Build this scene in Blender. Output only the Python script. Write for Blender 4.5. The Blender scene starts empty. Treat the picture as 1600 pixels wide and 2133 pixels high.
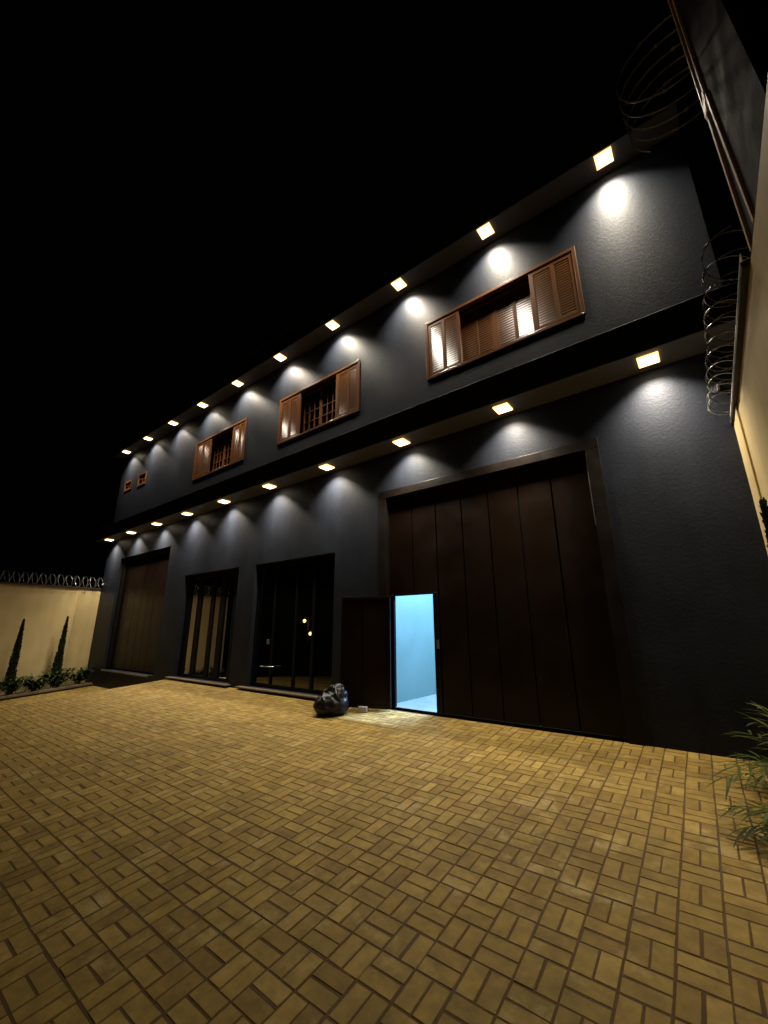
import bpy, bmesh, math, random
from mathutils import Vector, Matrix, noise
R = math.radians
sc = bpy.context.scene
C = sc.collection
rnd = random.Random(7)

# ------------------------------------------------------------------ camera
CH = 1.5                                   # camera height over the gate threshold; the facade is the plane y = FY
FY = 6.9
yaw, pitch, roll = 0.660675844, 0.276817835, 0.00508358939
fwd = Vector((-math.sin(yaw) * math.cos(pitch), math.cos(yaw) * math.cos(pitch), math.sin(pitch)))
rgt = Vector((math.cos(yaw), math.sin(yaw), 0))
dwn = fwd.cross(rgt)
r2 = rgt * math.cos(roll) + dwn * math.sin(roll)
d2 = dwn * math.cos(roll) - rgt * math.sin(roll)
cd = bpy.data.cameras.new('camera')
cam = bpy.data.objects.new('camera', cd); C.objects.link(cam)
cd.sensor_fit = 'VERTICAL'; cd.sensor_height = 36; cd.lens = 857.2738 / 2133 * 36
cd.clip_start = 0.05; cd.clip_end = 1000
m = Matrix.Identity(4)
for i in range(3):
    m[i][0] = r2[i]; m[i][1] = -d2[i]; m[i][2] = -fwd[i]
m.translation = Vector((0, 0, CH))
cam.matrix_world = m
sc.camera = cam

# ------------------------------------------------------------------ night sky
w = bpy.data.worlds.new('World'); sc.world = w; w.use_nodes = True
bg = w.node_tree.nodes['Background']
bg.inputs[0].default_value = (0.30, 0.38, 0.6, 1); bg.inputs[1].default_value = 0.0006
sc.view_settings.view_transform = 'Standard'; sc.view_settings.look = 'None'
sc.view_settings.exposure = 0.0; sc.view_settings.gamma = 1
sc.cycles.max_bounces = 6; sc.cycles.sample_clamp_indirect = 4
LAMP_W = 72.0                              # radiant power of one soffit lamp
LAMP_SPREAD = R(112)
LAMP_TILT = R(9)                         # the LED lens throws a little towards the wall
LAMP_COL = (1.0, 0.875, 0.70)

# ------------------------------------------------------------------ materials
def mat(name):
    mt = bpy.data.materials.new(name); mt.use_nodes = True
    nt = mt.node_tree
    return mt, nt, nt.nodes['Principled BSDF']

def N(nt, t, **kw):
    n = nt.nodes.new(t)
    for k, v in kw.items():
        if k in n.inputs: n.inputs[k].default_value = v
        else: setattr(n, k, v)
    return n

def simple(name, col, rough=0.5, metal=0.0, bump=0.0, bscale=60, var=0.0, vscale=3, spec=0.5, ior=None, emit=None, estr=0):
    mt, nt, b = mat(name)
    b.inputs['Base Color'].default_value = (*col, 1)
    b.inputs['Roughness'].default_value = rough
    b.inputs['Metallic'].default_value = metal
    b.inputs['Specular IOR Level'].default_value = spec
    if ior: b.inputs['IOR'].default_value = ior
    if emit:
        b.inputs['Emission Color'].default_value = (*emit, 1); b.inputs['Emission Strength'].default_value = estr
    tc = N(nt, 'ShaderNodeTexCoord')
    if var:
        n = N(nt, 'ShaderNodeTexNoise', Scale=vscale, Detail=6.0)
        nt.links.new(tc.outputs['Object'], n.inputs['Vector'])
        mx = N(nt, 'ShaderNodeMix', data_type='RGBA')
        mx.inputs[6].default_value = (*[c * (1 - var) for c in col], 1)
        mx.inputs[7].default_value = (*[min(1, c * (1 + var)) for c in col], 1)
        nt.links.new(n.outputs['Fac'], mx.inputs[0]); nt.links.new(mx.outputs[2], b.inputs['Base Color'])
        rr = N(nt, 'ShaderNodeMapRange'); rr.inputs[1].default_value = 0.3; rr.inputs[2].default_value = 0.7
        rr.inputs[3].default_value = rough * 0.8; rr.inputs[4].default_value = min(1, rough * 1.25)
        nt.links.new(n.outputs['Fac'], rr.inputs[0]); nt.links.new(rr.outputs[0], b.inputs['Roughness'])
    if bump:
        n = N(nt, 'ShaderNodeTexNoise', Scale=bscale, Detail=5.0, Roughness=0.6)
        nt.links.new(tc.outputs['Object'], n.inputs['Vector'])
        bp = N(nt, 'ShaderNodeBump', Strength=bump, Distance=0.01)
        nt.links.new(n.outputs['Fac'], bp.inputs['Height']); nt.links.new(bp.outputs[0], b.inputs['Normal'])
    return mt

def facade_mat():
    mt, nt, b = mat('dark_paint')
    tc = N(nt, 'ShaderNodeTexCoord')
    n1 = N(nt, 'ShaderNodeTexNoise', Scale=1.3, Detail=5.0)
    n2 = N(nt, 'ShaderNodeTexNoise', Scale=30.0, Detail=7.0, Roughness=0.75)
    n3 = N(nt, 'ShaderNodeTexNoise', Scale=22.0, Detail=3.0)
    for n in (n1, n2, n3): nt.links.new(tc.outputs['Object'], n.inputs['Vector'])
    mp = N(nt, 'ShaderNodeMapping'); mp.inputs['Scale'].default_value = (4.5, 4.5, 0.45)
    n4 = N(nt, 'ShaderNodeTexNoise', Scale=1.0, Detail=6.0, Roughness=0.6)
    nt.links.new(tc.outputs['Object'], mp.inputs[0]); nt.links.new(mp.outputs[0], n4.inputs['Vector'])
    sm = N(nt, 'ShaderNodeMath', operation='MULTIPLY_ADD'); sm.inputs[1].default_value = 0.6
    nt.links.new(n4.outputs['Fac'], sm.inputs[0]); nt.links.new(n1.outputs['Fac'], sm.inputs[2])
    sr = N(nt, 'ShaderNodeMapRange'); sr.inputs[1].default_value = 0.55; sr.inputs[2].default_value = 1.05
    nt.links.new(sm.outputs[0], sr.inputs[0])
    mx = N(nt, 'ShaderNodeMix', data_type='RGBA')
    mx.inputs[6].default_value = (0.0085, 0.0106, 0.0158, 1); mx.inputs[7].default_value = (0.0165, 0.0200, 0.0285, 1)
    nt.links.new(sr.outputs[0], mx.inputs[0]); nt.links.new(mx.outputs[2], b.inputs['Base Color'])
    b.inputs['Roughness'].default_value = 0.50; b.inputs['Specular IOR Level'].default_value = 0.13
    add = N(nt, 'ShaderNodeMath', operation='MULTIPLY_ADD'); add.inputs[1].default_value = 0.5
    nt.links.new(n3.outputs['Fac'], add.inputs[0]); nt.links.new(n2.outputs['Fac'], add.inputs[2])
    bp = N(nt, 'ShaderNodeBump', Strength=0.55, Distance=0.008)
    nt.links.new(add.outputs[0], bp.inputs['Height']); nt.links.new(bp.outputs[0], b.inputs['Normal'])
    return mt

def wood_mat(name, c0, c1, rough=0.3):
    mt, nt, b = mat(name)
    tc = N(nt, 'ShaderNodeTexCoord'); mp = N(nt, 'ShaderNodeMapping')
    mp.inputs['Scale'].default_value = (14, 14, 1.2)
    n = N(nt, 'ShaderNodeTexNoise', Scale=3.0, Detail=6.0, Distortion=0.6)
    nt.links.new(tc.outputs['Object'], mp.inputs[0]); nt.links.new(mp.outputs[0], n.inputs['Vector'])
    mx = N(nt, 'ShaderNodeMix', data_type='RGBA')
    mx.inputs[6].default_value = (*c0, 1); mx.inputs[7].default_value = (*c1, 1)
    nt.links.new(n.outputs['Fac'], mx.inputs[0]); nt.links.new(mx.outputs[2], b.inputs['Base Color'])
    b.inputs['Roughness'].default_value = rough
    bp = N(nt, 'ShaderNodeBump', Strength=0.15, Distance=0.004)
    nt.links.new(n.outputs['Fac'], bp.inputs['Height']); nt.links.new(bp.outputs[0], b.inputs['Normal'])
    return mt

def render_wall_mat(name, col):
    mt, nt, b = mat(name)
    tc = N(nt, 'ShaderNodeTexCoord')
    n1 = N(nt, 'ShaderNodeTexNoise', Scale=0.9, Detail=7.0, Roughness=0.6)
    n2 = N(nt, 'ShaderNodeTexNoise', Scale=70.0, Detail=3.0)
    mp = N(nt, 'ShaderNodeMapping'); mp.inputs['Scale'].default_value = (3, 3, 0.35)
    n3 = N(nt, 'ShaderNodeTexNoise', Scale=1.6, Detail=5.0)
    nt.links.new(tc.outputs['Object'], mp.inputs[0]); nt.links.new(mp.outputs[0], n3.inputs['Vector'])
    for n in (n1, n2): nt.links.new(tc.outputs['Object'], n.inputs['Vector'])
    a = N(nt, 'ShaderNodeMath', operation='MULTIPLY_ADD'); a.inputs[1].default_value = 0.6
    nt.links.new(n3.outputs['Fac'], a.inputs[0]); nt.links.new(n1.outputs['Fac'], a.inputs[2])
    rp = N(nt, 'ShaderNodeValToRGB')
    rp.color_ramp.elements[0].position = 0.45; rp.color_ramp.elements[0].color = (*[c * 0.80 for c in col], 1)
    rp.color_ramp.elements[1].position = 1.0; rp.color_ramp.elements[1].color = (*[c * 1.08 for c in col], 1)
    nt.links.new(a.outputs[0], rp.inputs[0]); nt.links.new(rp.outputs[0], b.inputs['Base Color'])
    b.inputs['Roughness'].default_value = 0.55
    bp = N(nt, 'ShaderNodeBump', Strength=0.25, Distance=0.006)
    nt.links.new(n2.outputs['Fac'], bp.inputs['Height']); nt.links.new(bp.outputs[0], b.inputs['Normal'])
    return mt

def paver_mat():
    mt, nt, b = mat('yellow_pavers')
    tc = N(nt, 'ShaderNodeTexCoord'); geo = N(nt, 'ShaderNodeNewGeometry')
    rp = N(nt, 'ShaderNodeValToRGB')
    e = rp.color_ramp.elements
    e[0].position = 0; e[0].color = (0.1645, 0.0992, 0.0151, 1)
    e[1].position = 1; e[1].color = (0.28, 0.191, 0.042, 1)
    for p, c in ((0.18, (0.1925, 0.126, 0.0218)), (0.5, (0.2135, 0.1407, 0.0246)), (0.82, (0.2345, 0.1554, 0.0291))):
        x = e.new(p); x.color = (*c, 1)
    nt.links.new(geo.outputs['Random Per Island'], rp.inputs[0])
    n1 = N(nt, 'ShaderNodeTexNoise', Scale=9.0, Detail=8.0, Roughness=0.65)
    n2 = N(nt, 'ShaderNodeTexNoise', Scale=0.55, Detail=5.0, Roughness=0.55)
    n3 = N(nt, 'ShaderNodeTexNoise', Scale=160.0, Detail=3.0)
    n4 = N(nt, 'ShaderNodeTexNoise', Scale=2.2, Detail=7.0, Roughness=0.7)
    for n in (n1, n2, n3, n4): nt.links.new(tc.outputs['Object'], n.inputs['Vector'])
    # mottling within a brick
    r1 = N(nt, 'ShaderNodeMapRange'); r1.inputs[1].default_value = 0.3; r1.inputs[2].default_value = 0.7
    r1.inputs[3].default_value = 0.66; r1.inputs[4].default_value = 1.24
    nt.links.new(n1.outputs['Fac'], r1.inputs[0])
    r2_ = N(nt, 'ShaderNodeMapRange'); r2_.inputs[1].default_value = 0.3; r2_.inputs[2].default_value = 0.7
    r2_.inputs[3].default_value = 0.84; r2_.inputs[4].default_value = 1.1
    nt.links.new(n2.outputs['Fac'], r2_.inputs[0])
    mu = N(nt, 'ShaderNodeMath', operation='MULTIPLY')
    nt.links.new(r1.outputs[0], mu.inputs[0]); nt.links.new(r2_.outputs[0], mu.inputs[1])
    mx = N(nt, 'ShaderNodeMix', data_type='RGBA', blend_type='MULTIPLY'); mx.inputs[0].default_value = 1
    nt.links.new(rp.outputs[0], mx.inputs[6]); nt.links.new(mu.outputs[0], mx.inputs[7])
    # grey tyre / damp stain in front of the big gate, with its own ragged outline
    vs = N(nt, 'ShaderNodeVectorMath', operation='DISTANCE'); vs.inputs[1].default_value = (-1.55, 4.2, -0.2)
    nt.links.new(tc.outputs['Object'], vs.inputs[0])
    st = N(nt, 'ShaderNodeMapRange'); st.inputs[1].default_value = 1.35; st.inputs[2].default_value = 0.2
    st.inputs[3].default_value = 0.0; st.inputs[4].default_value = 1.0
    nt.links.new(vs.outputs['Value'], st.inputs[0])
    s4 = N(nt, 'ShaderNodeMapRange'); s4.inputs[1].default_value = 0.40; s4.inputs[2].default_value = 0.56
    nt.links.new(n4.outputs['Fac'], s4.inputs[0])
    sm = N(nt, 'ShaderNodeMath', operation='MULTIPLY'); nt.links.new(st.outputs[0], sm.inputs[0]); nt.links.new(s4.outputs[0], sm.inputs[1])
    sm2 = N(nt, 'ShaderNodeMath', operation='MULTIPLY'); sm2.inputs[1].default_value = 0.75; nt.links.new(sm.outputs[0], sm2.inputs[0])
    mx2 = N(nt, 'ShaderNodeMix', data_type='RGBA'); mx2.inputs[7].default_value = (0.091, 0.0603, 0.014, 1)
    nt.links.new(sm2.outputs[0], mx2.inputs[0]); nt.links.new(mx.outputs[2], mx2.inputs[6])
    # pale mortar smears on a few bricks
    n5 = N(nt, 'ShaderNodeTexNoise', Scale=2.6, Detail=9.0, Roughness=0.72)
    mp = N(nt, 'ShaderNodeMapping'); mp.inputs['Location'].default_value = (31, 17, 3)
    nt.links.new(tc.outputs['Object'], mp.inputs[0]); nt.links.new(mp.outputs[0], n5.inputs['Vector'])
    s5 = N(nt, 'ShaderNodeMapRange'); s5.inputs[1].default_value = 0.55; s5.inputs[2].default_value = 0.68
    s5.inputs[4].default_value = 0.75
    nt.links.new(n5.outputs['Fac'], s5.inputs[0])
    mx3 = N(nt, 'ShaderNodeMix', data_type='RGBA'); mx3.inputs[7].default_value = (0.315, 0.2412, 0.0952, 1)
    nt.links.new(s5.outputs[0], mx3.inputs[0]); nt.links.new(mx2.outputs[2], mx3.inputs[6])
    nt.links.new(mx3.outputs[2], b.inputs['Base Color'])
    b.inputs['Roughness'].default_value = 0.72; b.inputs['Specular IOR Level'].default_value = 0.3
    bp = N(nt, 'ShaderNodeBump', Strength=0.5, Distance=0.004)
    ad = N(nt, 'ShaderNodeMath', operation='ADD')
    nt.links.new(n3.outputs['Fac'], ad.inputs[0]); nt.links.new(n1.outputs['Fac'], ad.inputs[1])
    nt.links.new(ad.outputs[0], bp.inputs['Height']); nt.links.new(bp.outputs[0], b.inputs['Normal'])
    return mt

def leaf_mat(name, c0, c1):
    mt, nt, b = mat(name)
    geo = N(nt, 'ShaderNodeNewGeometry')
    mx = N(nt, 'ShaderNodeMix', data_type='RGBA')
    mx.inputs[6].default_value = (*c0, 1); mx.inputs[7].default_value = (*c1, 1)
    nt.links.new(geo.outputs['Random Per Island'], mx.inputs[0]); nt.links.new(mx.outputs[2], b.inputs['Base Color'])
    b.inputs['Roughness'].default_value = 0.6; b.inputs['Specular IOR Level'].default_value = 0.12
    return mt

M = dict(
    facade=facade_mat(),
    soffit=simple('soffit_paint', (0.07, 0.066, 0.066), 0.6, bump=0.3, bscale=50, var=0.25),
    cream=render_wall_mat('cream_render', (0.58, 0.455, 0.215)),
    gate=simple('brown_gate_metal', (0.0075, 0.0037, 0.0020), 0.33, spec=0.17, bump=0.05, bscale=9, var=0.25, vscale=2),
    gateframe=simple('brown_gate_frame', (0.0075, 0.005, 0.0037), 0.45, spec=0.14, var=0.2, vscale=4),
    black=simple('black_frame', (0.003, 0.003, 0.0035), 0.5, spec=0.1),
    glass=simple('dark_mirror_glass', (0.72, 0.72, 0.74), 0.0, 1.0),
    clear=simple('dark_clear_glass', (0.002, 0.002, 0.002), 0.0, ior=1.6),
    wood=wood_mat('varnished_wood', (0.075, 0.028, 0.007), (0.165, 0.068, 0.019), 0.28),
    slat=wood_mat('varnished_slats', (0.075, 0.028, 0.008), (0.155, 0.062, 0.018), 0.29),
    steel=simple('galvanised_steel', (0.55, 0.55, 0.53), 0.32, 1.0),
    dullsteel=simple('weathered_wire', (0.24, 0.23, 0.20), 0.5, 0.3),
    midsteel=simple('zinc_wire', (0.24, 0.23, 0.20), 0.4, 0.8),
    whitemetal=simple('white_painted_flashing', (0.72, 0.68, 0.55), 0.4),
    cap=simple('dark_flashing', (0.030, 0.025, 0.022), 0.5),
    sill=simple('stone_sill', (0.13, 0.10, 0.065), 0.35, bump=0.1, var=0.2),
    paver=paver_mat(),
    sand=simple('joint_sand', (0.0595, 0.0281, 0.0034), 0.95, bump=0.4, bscale=80, var=0.35, vscale=5),
    earth=simple('dark_earth', (0.05, 0.036, 0.022), 0.95, bump=0.6, bscale=18, var=0.4, vscale=4),
    street=simple('street_asphalt', (0.03, 0.03, 0.03), 0.9, bump=0.3, bscale=40, var=0.2),
    kerb=simple('kerb_concrete', (0.20, 0.145, 0.075), 0.85, bump=0.4, bscale=30, var=0.3, vscale=6),
    room=simple('pale_blue_room_paint', (0.072, 0.148, 0.119), 0.6, bump=0.1, bscale=20, var=0.05, vscale=1.3),
    roomfloor=simple('room_concrete', (0.085, 0.125, 0.10), 0.6, bump=0.25, bscale=12, var=0.18, vscale=3),
    plastic=simple('black_bin_liner', (0.006, 0.006, 0.0065), 0.36, spec=0.3, bump=0.6, bscale=20),
    block=simple('cement_block', (0.34, 0.30, 0.24), 0.9, bump=0.5, bscale=40, var=0.2),
    cyp=leaf_mat('cypress_green', (0.016, 0.026, 0.010), (0.036, 0.052, 0.018)),
    shrub=leaf_mat('shrub_green', (0.020, 0.038, 0.008), (0.055, 0.080, 0.018)),
    strap=leaf_mat('strap_leaf_green', (0.012, 0.022, 0.002), (0.050, 0.062, 0.007)),
    bark=simple('bark', (0.06, 0.04, 0.025), 0.9, bump=0.5),
    pier=simple('brown_pier_render', (0.0085, 0.0042, 0.0036), 0.9, spec=0.1, bump=0.3, bscale=40, var=0.2),
    lamphalo=simple('lamp_halo_rim', (0.8, 0.7, 0.5), 0.5, emit=(1.0, 0.56, 0.17), estr=3),  # warm emission on the border stands in for the glare halo round each lamp
    diffuser=simple('lamp_diffuser', (0.9, 0.88, 0.8), 0.5, emit=(1.0, 0.90, 0.70), estr=14),
    bulb=simple('sodium_bulb', (0.9, 0.7, 0.3), 0.5, emit=(1.0, 0.60, 0.14), estr=60),
    tallbulb=simple('tall_sodium_bulb', (0.9, 0.7, 0.3), 0.5, emit=(1.0, 0.50, 0.10), estr=30),
    whitebulb=simple('room_tube', (0.9, 0.9, 0.9), 0.5, emit=(0.6, 0.85, 1.0), estr=8),
    post=simple('grey_post', (0.08, 0.08, 0.085), 0.5),
)

# ------------------------------------------------------------------ mesh helpers
class MB:
    def __init__(s): s.v = []; s.f = []
    def quad(s, a, b, c, d):
        i = len(s.v); s.v += [tuple(a), tuple(b), tuple(c), tuple(d)]; s.f.append((i, i + 1, i + 2, i + 3))
    def poly(s, pts):
        i = len(s.v); s.v += [tuple(p) for p in pts]; s.f.append(tuple(range(i, i + len(pts))))
    def box(s, x0, x1, y0, y1, z0, z1, skip=''):
        i = len(s.v)
        s.v += [(x0, y0, z0), (x1, y0, z0), (x1, y1, z0), (x0, y1, z0), (x0, y0, z1), (x1, y0, z1), (x1, y1, z1), (x0, y1, z1)]
        for f in ((0, 3, 2, 1), (4, 5, 6, 7), (0, 1, 5, 4), (1, 2, 6, 5), (2, 3, 7, 6), (3, 0, 4, 7)):
            s.f.append(tuple(i + k for k in f))
    def prism(s, pts, y0, y1):               # outline in (x, z), extruded along y
        n = len(pts); i = len(s.v)
        s.v += [(x, y0, z) for x, z in pts] + [(x, y1, z) for x, z in pts]
        s.f.append(tuple(range(i, i + n))); s.f.append(tuple(i + n + k for k in reversed(range(n))))
        for k in range(n):
            a, b = i + k, i + (k + 1) % n
            s.f.append((a, a + n, b + n, b))
    def xprism(s, pts, x0, x1):              # outline in (y, z), extruded along x
        n = len(pts); i = len(s.v)
        s.v += [(x0, y, z) for y, z in pts] + [(x1, y, z) for y, z in pts]
        s.f.append(tuple(range(i, i + n))); s.f.append(tuple(i + n + k for k in reversed(range(n))))
        for k in range(n):
            a, b = i + k, i + (k + 1) % n
            s.f.append((a, a + n, b + n, b))
    def tube(s, pts, r, n=5, closed=False):
        pts = [Vector(p) for p in pts]; L = len(pts); i0 = len(s.v)
        rr = r if callable(r) else (lambda t: r)
        for k, p in enumerate(pts):
            t = (pts[min(k + 1, L - 1)] - pts[max(k - 1, 0)]).normalized()
            a = t.cross(Vector((0.31, 0.17, 0.93)))
            if a.length < 1e-3: a = t.cross(Vector((1, 0, 0)))
            a.normalize(); b = t.cross(a)
            q = rr(k / max(1, L - 1))
            for j in range(n):
                an = 2 * math.pi * j / n
                s.v.append(tuple(p + (a * math.cos(an) + b * math.sin(an)) * q))
        for k in range(L - 1):
            for j in range(n):
                a = i0 + k * n + j; b = i0 + k * n + (j + 1) % n
                s.f.append((a, b, b + n, a + n))
        s.f.append(tuple(i0 + j for j in reversed(range(n)))); s.f.append(tuple(i0 + (L - 1) * n + j for j in range(n)))
    def build(s, name, material, parent=None, smooth=False, bevel=0, solid=True):
        me = bpy.data.meshes.new(name)
        me.from_pydata(s.v, [], s.f); me.validate()
        bm = bmesh.new(); bm.from_mesh(me)
        if solid: bmesh.ops.recalc_face_normals(bm, faces=bm.faces)
        bm.to_mesh(me); bm.free()
        if smooth:
            for p in me.polygons: p.use_smooth = True
        me.materials.append(material)
        o = bpy.data.objects.new(name, me); C.objects.link(o)
        if parent is not None:
            o.parent = parent
            o.matrix_parent_inverse = Matrix.Translation(-WL(parent)) if parent.type == 'EMPTY' and parent.parent is None else Matrix.Identity(4)
        if bevel:
            b = o.modifiers.new('bevel', 'BEVEL'); b.width = bevel; b.segments = 2; b.limit_method = 'ANGLE'
        return o

_loc = {}
def WL(o): return _loc.get(o.name, Vector((0, 0, 0)))
def thing(name, label, cat, loc=(0, 0, 0), group=None):
    o = bpy.data.objects.new(name, None); C.objects.link(o)
    o.empty_display_size = 0.2
    o.location = loc; _loc[o.name] = Vector(loc)
    o['label'] = label; o['category'] = cat
    if group: o['group'] = group
    return o
def tag(o, label, cat, group=None):
    o['label'] = label; o['category'] = cat
    if group: o['group'] = group
    return o
def struct(o): o['kind'] = 'structure'; return o
def z_(z): return z + CH                     # heights were measured from the camera's eye level

# ------------------------------------------------------------------ ground
def ramp(x):
    t = (-14.1 - x) / 4.0
    if t <= -0.06: return 0.0
    if t >= 1.06: return 1.0
    # short easing at both ends of a straight ramp
    if t < 0.06: return (t + 0.06) ** 2 / 0.24
    if t > 0.94: return 1 - (1.06 - t) ** 2 / 0.24
    return t
def gz(x, y):
    yy = max(y, -9.0)
    return 0.005 - 0.076 * (FY - min(yy, FY)) - 0.65 * ramp(x)

def ground_sheet(name, xs, ys, off, material):
    b = MB(); W_ = len(xs)
    for y in ys:
        for x in xs: b.v.append((x, y, gz(x, y) + off))
    for j in range(len(ys) - 1):
        for i in range(W_ - 1):
            a = j * W_ + i
            b.f.append((a, a + 1, a + 1 + W_, a + W_))
    return struct(b.build(name, material, smooth=True, solid=False))
def frange(a, b, n): return [a + (b - a) * i / n for i in range(n + 1)]
xs = [-150, -90, -50, -35, -27] + frange(-24, 3, 108) + [8, 20, 50, 100]
ys = [-120, -60, -30, -16] + frange(-9, 7.2, 40) + [9, 14, 22, 60, 120]
ground_sheet('ground', xs, ys, -0.055, M['street'])
ground_sheet('joint_sand', frange(-20.35, 0.26, 110), frange(-4, 6.93, 54), -0.0035, M['sand'])

def pavers():
    b = MB(); mod = 0.2362; gap = 0.0050
    def warp(x, y):
        x2 = x + 0.016 * (FY - y)
        q = Vector((x2 * 0.55, y * 0.55, 0.3))
        x2 += 0.020 * noise.noise(q); y2 = y + 0.020 * noise.noise(q + Vector((9.1, 4.2, 1)))
        return x2, y2
    def brick(x0, x1, y0, y1):
        x0 += gap; x1 -= gap; y0 += gap; y1 -= gap
        jx, jy = rnd.gauss(0, 0.0016), rnd.gauss(0, 0.0016); ra = rnd.gauss(0, 0.008)
        cx, cy = (x0 + x1) / 2, (y0 + y1) / 2
        hx, hy = (x1 - x0) / 2, (y1 - y0) / 2
        tx, ty, dz = rnd.gauss(0, 0.006), rnd.gauss(0, 0.006), rnd.gauss(0, 0.0008)
        i = len(b.v)
        for inset, z in ((0, -0.035), (0, -0.006), (0.004, 0)):
            for sx, sy in ((-1, -1), (1, -1), (1, 1), (-1, 1)):
                lx, ly = sx * (hx - inset) + rnd.gauss(0, 0.0009), sy * (hy - inset) + rnd.gauss(0, 0.0009)
                rx, ry = lx - ra * ly, ly + ra * lx
                X, Y = warp(cx + rx + jx, cy + ry + jy)
                b.v.append((X, Y, gz(X, Y) + z + dz + tx * lx + ty * ly))
        for l in (0, 4):
            for k in range(4):
                a = i + l + k; c = i + l + (k + 1) % 4
                b.f.append((a, c, c + 4, a + 4))
        b.f.append((i + 8, i + 9, i + 10, i + 11))
    nx = int((20.35) / mod); ny = int((FY + 4) / mod)
    for i in range(nx + 2):
        x1 = 0.245 - i * mod - 0.11
        x1 = -0.086 + mod - (i * mod)
        for j in range(ny + 1):
            y1 = FY - 0.006 - j * mod
            xa, xb, ya, yb = x1 - mod, x1, y1 - mod, y1
            off = 0.016 * (FY - y1)
            if xb + off > 0.27 or xa + off < -20.4: continue
            if (i + j) % 2:
                ym = (ya + yb) / 2; brick(xa, xb, ya, ym); brick(xa, xb, ym, yb)
            else:
                xm = (xa + xb) / 2; brick(xa, xm, ya, yb); brick(xm, xb, ya, yb)
    return struct(b.build('paving', M['paver'], solid=False))
pavers()
ground_sheet('soil', frange(-21.3, -20.2, 6), frange(0.6, 6.9, 26), 0.06, M['earth'])
ground_sheet('soil', frange(0.30, 0.70, 4), frange(-4, 6.9, 30), 0.05, M['earth'])

# ------------------------------------------------------------------ the building
XL, XR = -21.3, 0.92
LS, LF0, LF1, LY = z_(3.836), z_(3.836), z_(4.39), 6.32     # lower ledge: soffit height, fascia, front
US, UF1, UY = z_(7.98), z_(8.52), 6.41                      # upper eave
house = thing('building', 'dark grey two-storey building with two rows of lit soffit lamps', 'building', ((XL + XR) / 2, FY, 0))

def sc2(Y): return Y / FY                                   # points measured on the facade plane, moved to depth Y
openings = [  # x0, x1, z0, z1 (facade plane)
    (-5.47, -1.0, -0.10, z_(2.95)),            # big gate
    (-9.94, -6.84, z_(-1.42), z_(1.755)),      # glass doors
    (-13.9, -10.75, z_(-1.42), z_(1.77)),      # striped door
    (-19.62, -15.22, z_(-1.49), z_(2.955)),    # far gate
    (-4.08, -0.92, z_(5.33), z_(6.74)), (-9.31, -6.18, z_(5.29), z_(6.70)), (-14.22, -11.11, z_(5.29), z_(6.70)),
    (-19.16, -18.48, z_(6.15), z_(6.62)), (-20.58, -19.94, z_(6.22), z_(6.57)),
]
def wall_with_holes(x0, x1, z0, z1, y, t, holes):
    b = MB()
    X = sorted({x0, x1} | {h[0] for h in holes} | {h[1] for h in holes})
    Z = sorted({z0, z1} | {h[2] for h in holes} | {h[3] for h in holes})
    inside = lambda x, z: any(h[0] < x < h[1] and h[2] < z < h[3] for h in holes)
    for i in range(len(X) - 1):
        for j in range(len(Z) - 1):
            if inside((X[i] + X[i + 1]) / 2, (Z[j] + Z[j + 1]) / 2): continue
            a, c, p, q = X[i], X[i + 1], Z[j], Z[j + 1]
            b.quad((a, y, p), (c, y, p), (c, y, q), (a, y, q))
            b.quad((c, y + t, p), (a, y + t, p), (a, y + t, q), (c, y + t, q))
    for h in holes:
        a, c, p, q = h
        b.quad((a, y, p), (a, y, q), (a, y + t, q), (a, y + t, p))
        b.quad((c, y, q), (c, y, p), (c, y + t, p), (c, y + t, q))
        b.quad((a, y, q), (c, y, q), (c, y + t, q), (a, y + t, q))
        b.quad((c, y, p), (a, y, p), (a, y + t, p), (c, y + t, p))
    b.quad((x0, y, z0), (x0, y, z1), (x0, y + t, z1), (x0, y + t, z0))
    b.quad((x1, y, z1), (x1, y, z0), (x1, y + t, z0), (x1, y + t, z1))
    b.quad((x0, y, z1), (x1, y, z1), (x1, y + t, z1), (x0, y + t, z1))
    return b
wall_with_holes(XL, XR, -1.1, UF1, FY, 0.26, openings).build('wall', M['facade'], house, solid=False)
b = MB()
b.box(XL, XL + 0.2, FY + 0.26, 19, -1.1, UF1); b.box(XR - 0.2, XR, FY + 0.26, 19, -1.1, UF1); b.box(XL + 0.2, XR - 0.2, 18.8, 19, -1.1, UF1)
b.build('side_wall', M['facade'], house)
b = MB(); b.box(XL - 0.03, XR + 0.03, UY, 19.05, UF1 + 0.002, UF1 + 0.14); b.build('roof', M['cap'], house)
# eave and ledge: dark fascia boxes with a paler soffit board under each
for nm, yf, z0, z1 in (('eave', UY, US, UF1), ('ledge', LY, LS, LF1)):
    b = MB(); b.box(XL, XR, yf, FY - 0.002, z0 + 0.016, z1); b.build(nm, M['facade'], house, bevel=0.008)
    b = MB(); b.box(XL + 0.002, XR - 0.002, yf + 0.002, FY - 0.002, z0, z0 + 0.015); b.build('soffit', M['soffit'], house)

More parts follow.
